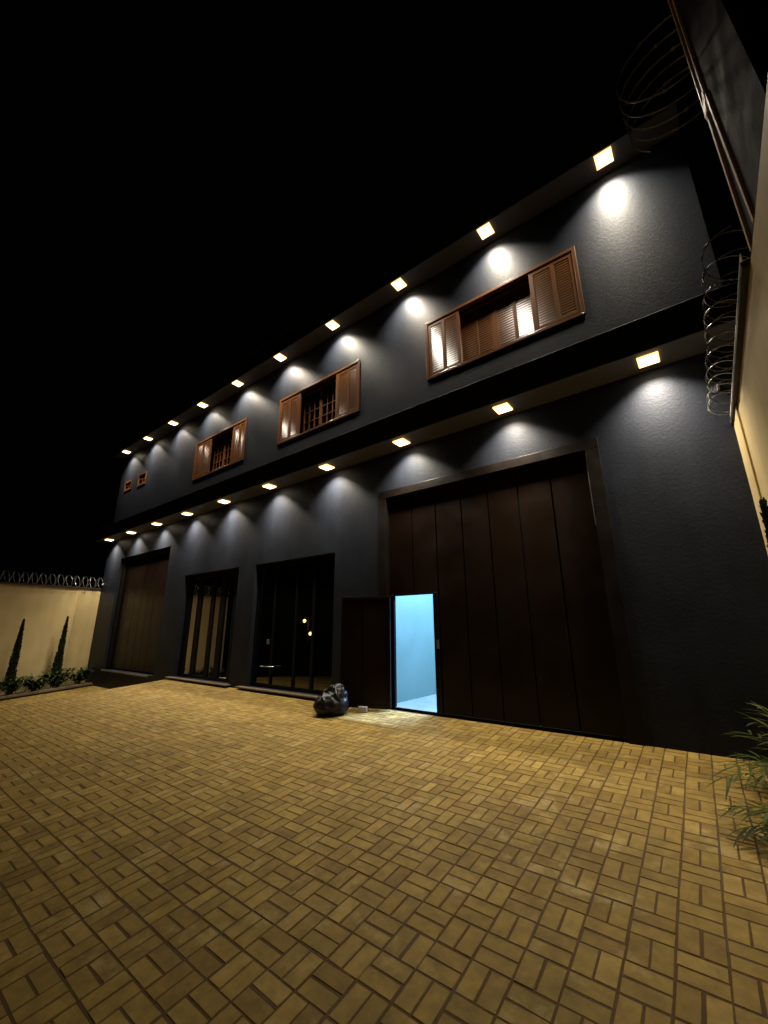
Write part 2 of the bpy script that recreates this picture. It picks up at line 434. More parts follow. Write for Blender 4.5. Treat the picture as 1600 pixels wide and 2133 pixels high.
# room behind the open wicket door
RX0, RX1, RY0, RY1, RZ0, RZ1 = -5.40, 0.6, FY + 0.262, 13.5, z_(-1.455), z_(3.1)
b = MB()
b.quad((RX0, RY0, RZ0), (RX0, RY1, RZ0), (RX0, RY1, RZ1), (RX0, RY0, RZ1))
b.quad((RX1, RY0, RZ0), (RX1, RY1, RZ0), (RX1, RY1, RZ1), (RX1, RY0, RZ1))
b.quad((RX0, RY1, RZ0), (RX1, RY1, RZ0), (RX1, RY1, RZ1), (RX0, RY1, RZ1))
b.quad((RX0, RY0, RZ1), (RX1, RY0, RZ1), (RX1, RY1, RZ1), (RX0, RY1, RZ1))
b.build('room_wall', M['room'], house, solid=False)
b = MB(); b.box(RX0, RX1, FY + 0.10, RY1, RZ0 - 0.1, RZ0); b.build('room_floor', M['roomfloor'], house)

# ---- big gate ------------------------------------------------------------
GY = 7.00; k = sc2(GY)
gate = None
def gate_parts():
    fr = MB(); zt = z_(2.95)
    fr.box(-5.47, -5.30, FY - 0.030, GY + 0.05, -0.08, zt - 0.172)
    fr.box(-1.20, -1.0, FY - 0.030, GY + 0.05, -0.08, zt - 0.172)
    fr.box(-5.47, -1.0, FY - 0.030, GY + 0.05, zt - 0.17, zt)
    g = fr.build('gate', M['gateframe'], house, bevel=0.006)
    g['label'] = 'tall dark brown gate of upright panels'
    seams = [-5.31] + [s * k for s in (-4.63, -4.06, -3.49, -2.94, -2.37, -1.80)] + [-1.19]
    ox0, ox1, oz = -5.13 * k, -4.165 * k, z_(0.63) * 1.0
    pb = MB(); ztop = zt - 0.172; zb = 0.045
    for i in range(len(seams) - 1):
        a, c = seams[i] + 0.012, seams[i + 1] - 0.012
        if i == 0: pb.box(a, c, GY, GY + 0.035, oz + 0.05, ztop)
        elif i == 1:
            pb.box(a, c, GY, GY + 0.035, oz + 0.05, ztop)
        else: pb.box(a, c, GY, GY + 0.035, zb, ztop)
    # narrow uprights either side of the wicket opening, head rail
    pb.box(seams[0] + 0.012, ox0 - 0.004, GY, GY + 0.035, zb, oz + 0.048)
    pb.box(ox1 + 0.004, seams[2] - 0.012, GY, GY + 0.035, zb, oz + 0.048)
    panel = pb.build('panel', M['gate'], g, bevel=0.005)
    bk = MB()
    for s in seams[1:-1]:
        z0 = oz + 0.05 if s < -4.2 else zb
        bk.box(s - 0.03, s + 0.03, GY + 0.037, GY + 0.06, z0, ztop)
    bk.build('backing_strip', M['black'], g)
    rail = MB()
    rail.box(-5.298, -1.202, GY - 0.012, GY + 0.034, -0.02, zb - 0.002)
    rail.build('bottom_rail', M['black'], g, bevel=0.004)
    tr = MB(); tr.box(-1.228, -1.206, GY - 0.030, GY - 0.004, 3.05, ztop - 0.05)  # only the lit upper length is modelled; the shaded lower run is left out
    tr.build('guide_channel', M['steel'], g, bevel=0.002)
    wf = MB()
    wf.box(ox0 - 0.004, ox0 + 0.022, GY - 0.012, GY + 0.05, 0.047, oz + 0.02)
    wf.box(ox1 - 0.022, ox1 + 0.004, GY - 0.012, GY + 0.05, 0.047, oz + 0.02)
    wf.box(ox0 - 0.004, ox1 + 0.004, GY - 0.012, GY + 0.05, oz + 0.022, oz + 0.048)
    wf.build('wicket_frame', M['black'], g, bevel=0.003)
    lk = MB(); lk.box(ox1 + 0.03, ox1 + 0.085, GY - 0.02, GY - 0.001, z_(-0.36), z_(-0.20)); lk.build('lock', M['steel'], g, bevel=0.004)
    # the wicket door, swung outwards almost flat against the facade
    h = Vector((-5.17, FY - 0.045, 0)); e = Vector((-6.55 * 0.94, 6.9 * 0.94, 0)); dv = (e - h); L = dv.length; dv.normalize()
    nv = Vector((dv.y, -dv.x, 0));
    if nv.y > 0: nv = -nv
    def P(u, n_, z): return h + dv * u + nv * n_ + Vector((0, 0, z))
    def lb(mb, u0, u1, n0, n1, z0, z1):
        i = len(mb.v)
        mb.v += [tuple(P(u, n_, z)) for z in (z0, z1) for u, n_ in ((u0, n0), (u1, n0), (u1, n1), (u0, n1))]
        for f in ((0, 3, 2, 1), (4, 5, 6, 7), (0, 1, 5, 4), (1, 2, 6, 5), (2, 3, 7, 6), (3, 0, 4, 7)): mb.f.append(tuple(i + q for q in f))
    z0, z1 = 0.03, z_(0.64)
    d = MB()
    lb(d, 0, L, 0.0, 0.03, z0, z1)
    lb(d, 0, 0.05, 0.032, 0.055, z0, z1); lb(d, L - 0.05, L, 0.032, 0.055, z0, z1)
    lb(d, 0.052, L - 0.052, 0.032, 0.055, z1 - 0.05, z1); lb(d, 0.052, L - 0.052, 0.032, 0.055, z0, z0 + 0.06)
    lb(d, L * 0.52, L * 0.52 + 0.02, 0.032, 0.046, z0 + 0.062, z1 - 0.052)
    wd = d.build('wicket_door', M['gate'], g, bevel=0.003)
    wd['label'] = 'narrow door leaf swung open to the left'
    return g
gate_parts()

# ---- far gate --------------------------------------------------------------
def far_gate():
    Y = 7.11; kk = sc2(Y); fr = MB(); zt = z_(2.955); zb = z_(-1.49)
    fr.box(-19.62, -19.50, 7.0, 7.155, zb + 0.05, zt - 0.13); fr.box(-15.36, -15.22, 7.0, 7.155, zb + 0.05, zt - 0.13)
    fr.box(-19.62, -15.22, 7.0, 7.155, zt - 0.128, zt - 0.002)
    g = fr.build('gate', M['gateframe'], house, bevel=0.005)
    g['label'] = 'far dark brown gate set in a deep reveal'
    s = [-19.497] + [q * kk for q in (-19.0, -18.33, -17.67, -17.05, -16.48, -15.98)] + [-15.363]
    p = MB()
    for i in range(len(s) - 1): p.box(s[i] + 0.012, s[i + 1] - 0.012, Y, Y + 0.03, zb + 0.05, zt - 0.13)
    p.build('panel', M['gate'], g, bevel=0.005)
    q = MB(); q.box(-19.497, -15.363, Y + 0.032, Y + 0.05, zb + 0.05, zt - 0.13); q.build('backing_strip', M['black'], g)
    t = MB(); t.box(-19.70, -15.60, FY - 0.03, FY + 0.08, zb - 0.055, zb - 0.003); t.build('threshold', M['steel'], g, bevel=0.004)
far_gate()

# ---- glazed doors ----------------------------------------------------------
def glass_doors(x0, x1, z0, z1, panes, Y, lab, handle=False, sillx=None):
    kk = sc2(Y)
    fr = MB(); xs_ = [x0]
    for a, c in panes: xs_ += [a, c]
    xs_.append(x1)
    zb, zt = z0 + 0.09, z1 - 0.12
    for i in range(0, len(xs_), 2): fr.box(xs_[i], xs_[i + 1], Y - 0.03, Y + 0.05, z0, z1)
    for a, c in panes:
        fr.box(a + 0.001, c - 0.001, Y - 0.028, Y + 0.05, z0, zb); fr.box(a + 0.001, c - 0.001, Y - 0.028, Y + 0.05, zt, z1)
    dr = fr.build('glass_door', M['black'], house, bevel=0.003)
    dr['label'] = lab
    for a, c in panes:
        p = MB(); p.box(a + 0.001, c - 0.001, Y + 0.005, Y + 0.012, zb + 0.001, zt - 0.001); p.build('pane', M['clear' if handle else 'glass'], dr)
    if handle:
        hb = MB()
        hb.tube([(-9.62 * 0.985, Y - 0.11, z_(-0.92)), (-9.05 * 0.985, Y - 0.11, z_(-0.89))], 0.011, 8)
        for hx in (-9.44, -8.98): hb.tube([(hx, Y - 0.11, z_(-0.905)), (hx, Y - 0.032, z_(-0.905))], 0.008, 6)
        hb.build('handle', M['steel'], dr, smooth=True)
        lk = MB(); lk.box(-9.36, -9.25, Y - 0.04, Y - 0.032, z_(-0.37), z_(-0.25)); lk.build('lock_plate', M['post'], dr, bevel=0.004)
    sl = MB(); sx0, sx1 = sillx
    sl.box(sx0, sx1, FY - 0.16, FY + 0.24, z0 - 0.035, z0 - 0.002); sl.build('sill', M['sill'], dr, bevel=0.006)
kk = sc2(7.08)
glass_doors(-13.9, -10.75, z_(-1.42), z_(1.77), [(-13.25 * kk, -12.86 * kk), (-12.61 * kk, -12.06 * kk), (-11.88 * kk, -11.55 * kk), (-11.30 * kk, -10.86 * kk)], 7.08,
            'black glazed door with three pale strips reflected in it', sillx=(-14.05, -10.65))
kk = sc2(7.05)
glass_doors(-9.94, -6.84, z_(-1.42), z_(1.755), [(-9.66 * kk, -8.99 * kk), (-8.93 * kk, -8.14 * kk), (-8.08 * kk, -7.52 * kk), (-7.44 * kk, -6.86)], 7.05,
            'black glass sliding doors with yellow lights reflected in them', True, sillx=(-10.2, -6.7))

# ---- windows ----------------------------------------------------------------
def louvre(mb, x0, x1, y, z0, z1, n=21):
    h = (z1 - z0) / n
    for i in range(n):
        z = z0 + i * h
        pts = [(y - 0.015, z + 0.004), (y - 0.015, z + 0.015), (y + 0.004, z + h * 1.12), (y + 0.004, z + h * 0.95)]
        mb.xprism(pts, x0, x1)
def shutter(win, cols, y, z0, z1, xa, xb, lab=None):
    """one hinged leaf: stiles and rails as the frame, its louvre blades as a sub-part mesh of the same leaf"""
    b = MB()
    edges = [xa] + [e for c in cols for e in c] + [xb]
    for i in range(0, len(edges), 2):
        if edges[i + 1] - edges[i] > 0.004: b.box(edges[i], edges[i + 1], y - 0.02, y + 0.02, z0, z1)
    for a, c in cols:
        b.box(a + 0.0005, c - 0.0005, y - 0.019, y + 0.019, z0, z0 + 0.05); b.box(a + 0.0005, c - 0.0005, y - 0.019, y + 0.019, z1 - 0.075, z1)
        louvre(b, a + 0.0005, c - 0.0005, y, z0 + 0.052, z1 - 0.078)
    b.build('shutter', M['slat'], win)
def window_frame(x0, x1, z0, z1, lab, t=0.065):
    b = MB(); y0, y1 = FY - 0.022, FY + 0.10
    # mitred architrave
    o = [(x0, z0), (x1, z0), (x1, z1), (x0, z1)]; n_ = [(x0 + t, z0 + t), (x1 - t, z0 + t), (x1 - t, z1 - t), (x0 + t, z1 - t)]
    for i in range(4):
        j = (i + 1) % 4
        b.prism([o[i], o[j], n_[j], n_[i]], y0, y1)
    wn = b.build('window', M['wood'], house, bevel=0.006)
    wn['label'] = lab
    bk = MB(); bk.box(x0 + 0.1, x1 - 0.1, FY + 0.225, FY + 0.245, z0 + 0.05, z1 - 0.05); bk.build('backing', M['black'], wn)
    return wn
def sash(win, x0, x1, y, z0, z1, nx, nz):
    b = MB(); s = 0.045
    b.box(x0, x0 + s, y, y + 0.035, z0, z1); b.box(x1 - s, x1, y, y + 0.035, z0, z1)
    b.box(x0 + s + .0005, x1 - s - .0005, y + .001, y + 0.034, z0, z0 + s); b.box(x0 + s + .0005, x1 - s - .0005, y + .001, y + 0.034, z1 - s, z1)
    g = 0.018
    for i in range(1, nx):
        x = x0 + s + (x1 - x0 - 2 * s) * i / nx; b.box(x - g / 2, x + g / 2, y + .004, y + 0.03, z0 + s, z1 - s)
    for j in range(1, nz):
        z = z0 + s + (z1 - z0 - 2 * s) * j / nz; b.box(x0 + s, x1 - s, y + .006, y + 0.028, z - g / 2, z + g / 2)
    b.build('sash', M['wood'], win)
    p = MB(); p.box(x0 + 0.02, x1 - 0.02, y + 0.036, y + 0.042, z0 + 0.02, z1 - 0.02); p.build('pane', M['clear'], win)

# A: the big one beside the right end, all louvres closed
wa = window_frame(-4.13, -0.87, z_(5.285), z_(6.785), 'long wooden window with all its louvred shutters shut')
ys_, yd = FY + 0.012, FY + 0.13
z0, z1 = z_(5.375), z_(6.695)
shutter(wa, [(-3.99, -3.71), (-3.63, -3.34)], ys_, z0, z1, -4.063, -3.27)
shutter(wa, [(-1.66, -1.34), (-1.26, -1.0)], ys_, z0, z1, -1.74, -0.937)
q = sc2(yd)
shutter(wa, [(-3.24 * q, -2.91 * q), (-2.86 * q, -2.56 * q)], yd, z0, z1, -3.30 * q, -2.50 * q)
shutter(wa, [(-2.43 * q, -2.11 * q), (-2.04 * q, -1.75 * q)], yd, z0, z1, -2.497 * q, -1.70 * q)
# B and C: side shutters folded back, glazed sashes between
for (x0, x1, lab, L1, L2, O, R1, R2) in (
        (-9.36, -6.13, 'middle wooden window with its central shutters slid open', (-9.22, -8.90), (-8.83, -8.53), (-8.40, -6.98), (-6.87, -6.56), (-6.49, -6.25)),
        (-14.27, -11.06, 'wooden window over the striped glass door', (-14.13, -13.78), (-13.71, -13.30), (-13.18, -11.86), (-11.74, -11.46), (-11.40, -11.17))):
    wn = window_frame(x0, x1, z_(5.245), z_(6.745), lab)
    z0, z1 = z_(5.335), z_(6.655)
    shutter(wn, [L1, L2], ys_, z0, z1, x0 + 0.067, O[0] - 0.005)
    shutter(wn, [R1, R2], ys_, z0, z1, O[1] + 0.005, x1 - 0.067)
    mid = (O[0] + O[1]) / 2
    sash(wn, O[0] + 0.0, mid - 0.004, yd, z0 + .002, z1 - .002, 3, 4); sash(wn, mid + 0.004, O[1] - 0.0, yd, z0 + .002, z1 - .002, 3, 4)
for (x0, x1, za, zb, lab) in ((-19.22, -18.42, z_(6.09), z_(6.68), 'small wooden vent window, the right one of two'), (-20.64, -19.88, z_(6.16), z_(6.63), 'small wooden vent window nearest the left corner')):
    wn = window_frame(x0, x1, za, zb, lab, 0.07)
    mid = (x0 + x1) / 2; zm = za + (zb - za) * 0.50
    lw = MB()
    lw.box(x0 + 0.072, mid - 0.03, FY + 0.02, FY + 0.05, za + 0.072, za + 0.13); lw.box(mid + 0.03, x1 - 0.072, FY + 0.02, FY + 0.05, za + 0.072, za + 0.13)
    lw.box(mid - 0.029, mid + 0.029, FY + 0.018, FY + 0.05, za + 0.072, zm)
    lw.box(x0 + 0.072, x1 - 0.072, FY + 0.016, FY + 0.05, zm + 0.001, zm + 0.05)
    lw.build('lattice', M['wood'], wn)

# ------------------------------------------------------------------ soffit lamps
def soffit_lamp(loc, label, group):
    t = thing('soffit_lamp', label, 'lamp', loc, group)
    x, y, z = loc; s = 0.115
    h = MB()
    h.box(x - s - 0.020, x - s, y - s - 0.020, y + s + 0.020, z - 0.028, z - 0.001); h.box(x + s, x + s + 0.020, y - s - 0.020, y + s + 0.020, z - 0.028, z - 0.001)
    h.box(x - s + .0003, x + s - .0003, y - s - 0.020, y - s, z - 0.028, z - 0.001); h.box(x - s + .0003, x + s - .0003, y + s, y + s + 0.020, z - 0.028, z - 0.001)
    h.build('halo_rim', M['lamphalo'], t)
    d = MB(); d.box(x - s + 0.001, x + s - 0.001, y - s + 0.001, y + s - 0.001, z - 0.027, z - 0.002); d.build('diffuser', M['diffuser'], t)
    ld = bpy.data.lights.new('lamp_light', 'AREA'); ld.shape = 'SQUARE'; ld.size = 0.2; ld.energy = LAMP_W * rnd.uniform(0.88, 1.1); ld.color = [c * rnd.uniform(0.98, 1.02) for c in LAMP_COL]; ld.spread = LAMP_SPREAD
    lo = bpy.data.objects.new('lamp_light', ld); C.objects.link(lo); lo.parent = t; lo.location = (0, 0, -0.062); lo.rotation_euler = (LAMP_TILT, 0, 0)
    return t
UL = ['square soffit lamp highest in the picture, right of the long louvred window', 'square soffit lamp above the right half of the long louvred window',
      'upper soffit lamp just left of the long louvred window', 'upper soffit lamp above the right half of the middle wooden window',
      'upper soffit lamp above the left end of the middle wooden window', 'upper soffit lamp above the right end of the third wooden window',
      'upper soffit lamp above the left end of the third wooden window', 'upper soffit lamp over bare wall between third window and vent windows',
      'upper soffit lamp next to last before the left corner', 'upper soffit lamp at the left corner above the vent windows']
LL = ['ledge lamp on bare wall to the right of the big brown gate', 'ledge lamp above the right half of the big brown gate',
      'ledge lamp above the left end of the big brown gate', 'ledge lamp above the right edge of the black glass doors',
      'ledge lamp above the left half of the black glass doors', 'ledge lamp above the right half of the door with pale strips',
      'ledge lamp above the left edge of the door with pale strips', 'ledge lamp above the right edge of the far brown gate',
      'ledge lamp above the middle of the far brown gate', 'ledge lamp at the left corner over the cream wall']
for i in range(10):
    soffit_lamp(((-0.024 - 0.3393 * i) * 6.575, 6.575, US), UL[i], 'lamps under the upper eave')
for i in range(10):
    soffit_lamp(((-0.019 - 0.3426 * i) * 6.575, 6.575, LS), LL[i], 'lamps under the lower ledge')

# lamp of the lit room behind the wicket door
t = thing('ceiling_lamp', 'cool white lamp lighting the pale blue room behind the open door', 'lamp', (-3.7, 8.15, RZ1))
b = MB(); b.box(-4.35, -3.05, 8.10, 8.20, RZ1 - 0.06, RZ1 - 0.002); b.build('tube', M['whitebulb'], t)
ld = bpy.data.lights.new('lamp_light', 'AREA'); ld.shape = 'RECTANGLE'; ld.size = 1.3; ld.size_y = 0.12; ld.energy = 1400; ld.color = (0.58, 0.84, 1.6)
lo = bpy.data.objects.new('lamp_light', ld); C.objects.link(lo); lo.parent = t; lo.location = (0, 0, -0.07)

# ------------------------------------------------------------------ boundary walls
WX = 0.67
rw = thing('boundary_wall', 'tall cream boundary wall on the right, topped with razor wire', 'wall', (WX, 4, 0))
b = MB(); b.box(WX, WX + 0.2, -4, FY - 0.003, -1.4, z_(2.64)); b.build('wall', M['cream'], rw)
b = MB(); b.box(WX - 0.022, WX, 6.28, FY - 0.003, -0.6, z_(2.638)); b.build('pilaster', M['cream'], rw, bevel=0.004)
b = MB(); b.box(WX - 0.05, WX + 0.26, 3.68, FY - 0.003, z_(2.642), z_(2.70)); b.build('cap', M['cap'], rw, bevel=0.004)
b = MB(); b.box(WX - 0.036, WX - 0.030, 3.68, FY - 0.003, z_(2.702), z_(2.775)); b.box(WX - 0.029, WX + 0.24, 3.68, FY - 0.003, z_(2.702), z_(2.708))
b.build('flashing', M['whitemetal'], rw)

lw_ = thing('boundary_wall', 'cream boundary wall on the left with two cypresses against it', 'wall', (XL, 4, 0))
b = MB(); b.box(XL - 0.2, XL, 1.0, FY - 0.003, -1.6, z_(1.74)); b.build('wall', M['cream'], lw_)
b = MB(); b.box(XL, XL + 0.012, 6.10, 6.89, -1.2, z_(1.738)); b.build('pilaster', M['cream'], lw_, bevel=0.005)
b = MB(); b.box(XL - 0.24, XL + 0.05, 1.0, FY - 0.003, z_(1.742), z_(1.80)); b.build('cap', M['cap'], lw_)

kb = MB()
def kerb(mb, xa, xb, ya, yb, n, top):
    for i in range(n):
        y0, y1 = ya + (yb - ya) * i / n + 0.004, ya + (yb - ya) * (i + 1) / n - 0.004
        i0 = len(mb.v)
        for z in (-0.12, top):
            for x, y in ((xa, y0), (xb, y0), (xb, y1), (xa, y1)): mb.v.append((x, y, gz(x, y) + z))
        for f in ((0, 3, 2, 1), (4, 5, 6, 7), (0, 1, 5, 4), (1, 2, 6, 5), (2, 3, 7, 6), (3, 0, 4, 7)): mb.f.append(tuple(i0 + q for q in f))
kerb(kb, -20.48, -20.37, 0.8, 6.88, 7, 0.12)
tag(kb.build('planter_kerb', M['kerb'], bevel=0.012), 'low concrete kerb along the plant bed by the left wall', 'kerb')
kb = MB(); kerb(kb, 0.275, 0.34, -3.9, 6.86, 11, 0.06)
tag(kb.build('planter_kerb', M['kerb'], bevel=0.01), 'low concrete kerb along the plant bed by the right wall', 'kerb')

# pier that rises above the right wall
pr = thing('pier', 'tall dark brown pier with cream edge strips above the right wall', 'pier', (WX + 0.1, 3.0, z_(2.7)))
b = MB(); b.xprism([(2.40, z_(2.645)), (3.50, z_(2.645)), (3.62, z_(5.9)), (3.62, z_(7.2)), (2.55, z_(7.2)), (2.55, z_(3.9))], WX + 0.012, WX + 0.30); b.build('shaft', M['pier'], pr)
def strip(pts, wd, name):
    s = MB()
    for (ya, za), (yb, zb) in zip(pts, pts[1:]):
        s.xprism([(ya, za), (yb, zb), (yb - wd, zb), (ya - wd, za)], WX - 0.006, WX + 0.011)
    return s.build(name, M['cream'], pr)
strip([(3.54, z_(2.646)), (3.585, z_(4.15))], 0.045, 'edge_strip')
strip([(3.62, z_(4.17)), (3.665, z_(5.9)), (3.68, z_(7.2))], 0.035, 'edge_strip')
strip([(3.26, z_(2.646)), (3.44, z_(4.15))], 0.045, 'edge_strip')
strip([(3.475, z_(4.20)), (3.53, z_(5.9)), (3.55, z_(7.2))], 0.035, 'edge_strip')
b = MB(); b.xprism([(3.42, z_(4.152)), (3.585, z_(4.08)), (3.62, z_(4.17)), (3.475, z_(4.28))], WX - 0.010, WX + 0.011); b.build('joint_piece', M['cream'], pr)

# ------------------------------------------------------------------ razor wire
def coil(name, A, B, r, pitch, label, tr=0.006, both=True, barb=0.045, squash=1.0, material='steel'):
    A, B = Vector(A), Vector(B); L = (B - A).length; ax = (B - A).normalized()
    u = ax.cross(Vector((0, 0, 1))).normalized(); v = u.cross(ax)
    mb = MB()
    for sgn in ((1, -1) if both else (1,)):
        n = int(L / pitch * 22); pts = []
        ph = rnd.random() * 6
        for i in range(n + 1):
            a = sgn * 2 * math.pi * i / 22 + ph; s = L * i / n
            rr = r * (1 + 0.10 * noise.noise(Vector((s * 2.1, sgn, 3.3))))
            jit = 0.04 * noise.noise(Vector((s * 3.3, 7.7, sgn)))
            pts.append(A + ax * (s + jit) + u * (math.cos(a) * rr) + v * (math.sin(a) * rr * squash))
        mb.tube(pts, tr, 4)
        step = 3
        for i in range(2, n - 1, step):
            p = pts[i]; t_ = (pts[i + 1] - pts[i - 1]).normalized(); c = (p - (A + ax * (L * i / n))).normalized()
            w_ = tr * 2.4
            s1 = t_.cross(c).normalized()
            mb.quad(p - t_ * barb * .5, p + s1 * w_, p + t_ * barb * .5, p - s1 * w_)
            mb.quad(p - t_ * barb * .5, p + c * w_, p + t_ * barb * .5, p - c * w_)
    return tag(mb.build(name, M[material], solid=False), label, 'razor wire')
coil('razor_wire', (XL - 0.02, 1.1, z_(2.03)), (XL - 0.02, FY - 0.05, z_(2.03)), 0.22, 0.29, 'coiled razor wire along the top of the left cream wall', 0.007)
coil('razor_wire', (WX - 0.06, 3.72, z_(2.90)), (WX - 0.06, 6.85, z_(2.90)), 0.19, 0.30, 'coiled razor wire along the top of the right cream wall', 0.0045, material='midsteel')
coil('razor_wire', (0.55, 3.70, z_(5.36)), (0.62, 4.35, z_(5.30)), 0.43, 0.14, 'large loose coil of razor wire hanging high beside the brown pier', 0.008, False, 0.07, material='dullsteel')

# ------------------------------------------------------------------ plants
def cypress(loc, h, r, label, lean=0.0):
    t = thing('cypress_tree', label, 'tree', loc, 'slim cypresses by the walls')
    x, y, z = loc
    tr = MB(); tr.tube([(x, y, z - 0.05), (x + lean * .3, y, z + h * 0.4), (x + lean * .7, y, z + h * 0.8)], lambda q: 0.022 * (1 - 0.7 * q), 6); tr.build('trunk', M['bark'], t)
    c = MB()
    n = int(4200 * h / 2.6)
    for i in range(n):
        q = rnd.random() ** 0.8
        prof = 1.15 * r * (min(1, q / 0.12) ** 0.6) * (1 - q) ** 0.75 * 1.15 + 0.008
        prof *= 1 + 0.28 * noise.noise(Vector((q * 9, loc[1], rnd.random() * 0.4)))
        a = rnd.random() * 6.283; rr = prof * (rnd.random() ** 0.45)
        p = Vector((x + lean * q + rr * math.cos(a), y + rr * math.sin(a), z + 0.12 + (h - 0.12) * q))
        up = Vector((math.cos(a) * 0.35 + rnd.gauss(0, .15), math.sin(a) * 0.35 + rnd.gauss(0, .15), 1)).normalized()
        sd = up.cross(Vector((rnd.gauss(0, 1), rnd.gauss(0, 1), rnd.gauss(0, .3)))).normalized()
        l = rnd.uniform(0.05, 0.12) * (1 - 0.4 * q); w_ = l * 0.22
        c.poly([p, p + up * l * .5 + sd * w_, p + up * l, p + up * l * .5 - sd * w_])
    c.build('crown', M['cyp'], t, solid=False)
cypress((-20.83, 4.34, gz(-20.8, 4.34) + 0.05), 2.68, 0.12, 'slim dark cypress leaning slightly, nearest the left picture edge', 0.10)
cypress((-20.83, 5.70, gz(-20.8, 5.7) + 0.05), 2.70, 0.12, 'slim dark cypress against the left wall, nearer the building', 0.14)
cypress((0.61, 5.75, gz(0.5, 5.75) + 0.04), 2.80, 0.058, 'slim cypress at the right picture edge against the right wall', 0.0)

def leaf_blade(mb, base, d, l, w_, droop, n=5, fold=0.0):
    d = d.normalized(); side = d.cross(Vector((0, 0, 1)))
    if side.length < 1e-3: side = Vector((1, 0, 0))
    side.normalize(); p = Vector(base); i0 = len(mb.v); cur = d.copy()
    for k in range(n + 1):
        q = k / n; ww = w_ * (math.sin(math.pi * min(1, 0.12 + q * 0.88)) ** 0.8) if k < n else 0.0005
        mb.v += [tuple(p - side * ww), tuple(p + side * ww)]
        cur = (cur + Vector((0, 0, -droop / n))).normalized(); p = p + cur * (l / n)
    for k in range(n):
        a = i0 + k * 2; mb.f.append((a, a + 1, a + 3, a + 2))
def shrub(loc, h, r, label):
    t = thing('shrub', label, 'shrub', loc, 'low shrubs in the left bed')
    st = MB(); fo = MB(); base = Vector(loc)
    for i in range(14):
        a = rnd.random() * 6.283; rr = r * rnd.uniform(0.25, 0.8)
        top = base + Vector((math.cos(a) * rr, math.sin(a) * rr, h * rnd.uniform(0.55, 0.95)))
        st.tube([base, base.lerp(top, 0.5) + Vector((0, 0, 0.05)), top], lambda q: 0.008 * (1 - .6 * q), 5)
        for k in range(34):
            q = rnd.uniform(0.25, 1.0); p = base.lerp(top, q)
            b2 = rnd.random() * 6.283; el = rnd.uniform(-0.2, 0.9)
            leaf_blade(fo, p, Vector((math.cos(b2) * math.cos(el), math.sin(b2) * math.cos(el), math.sin(el))), rnd.uniform(0.14, 0.30), rnd.uniform(0.022, 0.040), rnd.uniform(0.3, 1.2), 4)
    st.build('stem', M['bark'], t); fo.build('foliage', M['shrub'], t, solid=False)
sh = [(6.45, 0.55, 'leafy shrub in the corner by the dark building wall'), (5.75, 0.62, 'leafy shrub at the foot of the cypress nearer the building'), (5.05, 0.52, 'leafy shrub between the two left cypresses'),
      (4.35, 0.55, 'leafy shrub at the foot of the cypress nearest the picture edge'), (3.75, 0.5, 'leafy shrub cut by the left picture edge'), (2.6, 0.5, 'leafy shrub beyond the left picture edge, mirrored in the striped door'), (1.7, 0.5, 'leafy shrub at the near end of the left bed')]
for y, h, lab in sh: shrub((-20.72, y, gz(-20.7, y) + 0.06), h * 1.3, 0.56, lab)

def palm_clump(loc, h, label, tips):
    """feather-leaved plant: arching fronds with narrow leaflets"""
    t = thing('feather_plant', label, 'plant', loc, 'feather leaved plants in the right bed')
    st = MB(); fo = MB(); base = Vector(loc)
    for (a, el, l) in tips:
        d = Vector((math.cos(a) * math.cos(el), math.sin(a) * math.cos(el), math.sin(el)))
        pts = [base.copy()]; cur = d.copy(); n = 9
        for k in range(n):
            cur = (cur + Vector((0, 0, -0.12))).normalized(); pts.append(pts[-1] + cur * (l / n))
        st.tube(pts, lambda q: 0.007 * (1 - .75 * q), 5)
        for k in range(3, n + 1):
            tg = (pts[k] - pts[k - 1]).normalized(); sd = tg.cross(Vector((0, 0, 1))).normalized()
            for s in (-1, 1):
                ll = l * 0.42 * (1.15 - 0.6 * abs(k / n - 0.55)) * rnd.uniform(.85, 1.1)
                leaf_blade(fo, pts[k], (sd * s * 0.9 + tg * 0.75 + Vector((0, 0, rnd.uniform(-.05, .3)))), ll, 0.013, rnd.uniform(0.3, 0.9), 5)
        leaf_blade(fo, pts[-1], cur, l * 0.35, 0.013, 0.5, 5)
    st.build('stem', M['strap'], t); fo.build('foliage', M['strap'], t, solid=False)
def fan(n, a0, a1, e0, e1, l0, l1):
    return [(a0 + (a1 - a0) * (i + rnd.uniform(.2, .8)) / n, rnd.uniform(e0, e1), rnd.uniform(l0, l1)) for i in range(n)]
palm_clump((0.60, 5.80, gz(0.5, 5.75) + 0.04), 0.8, 'feathery green plant in front of the dark wall at the right edge', fan(15, R(105), R(270), 0.75, 1.40, 0.60, 0.95))
palm_clump((0.56, 4.85, gz(0.5, 4.85) + 0.04), 0.6, 'dark feathery plant lower at the right edge over the pavers', fan(12, R(95), R(260), 0.4, 1.2, 0.5, 0.75))
palm_clump((0.52, 3.6, gz(0.5, 3.6) + 0.04), 0.6, 'feathery plant nearest the camera in the right bed', fan(9, R(95), R(265), 0.5, 1.2, 0.30, 0.40))

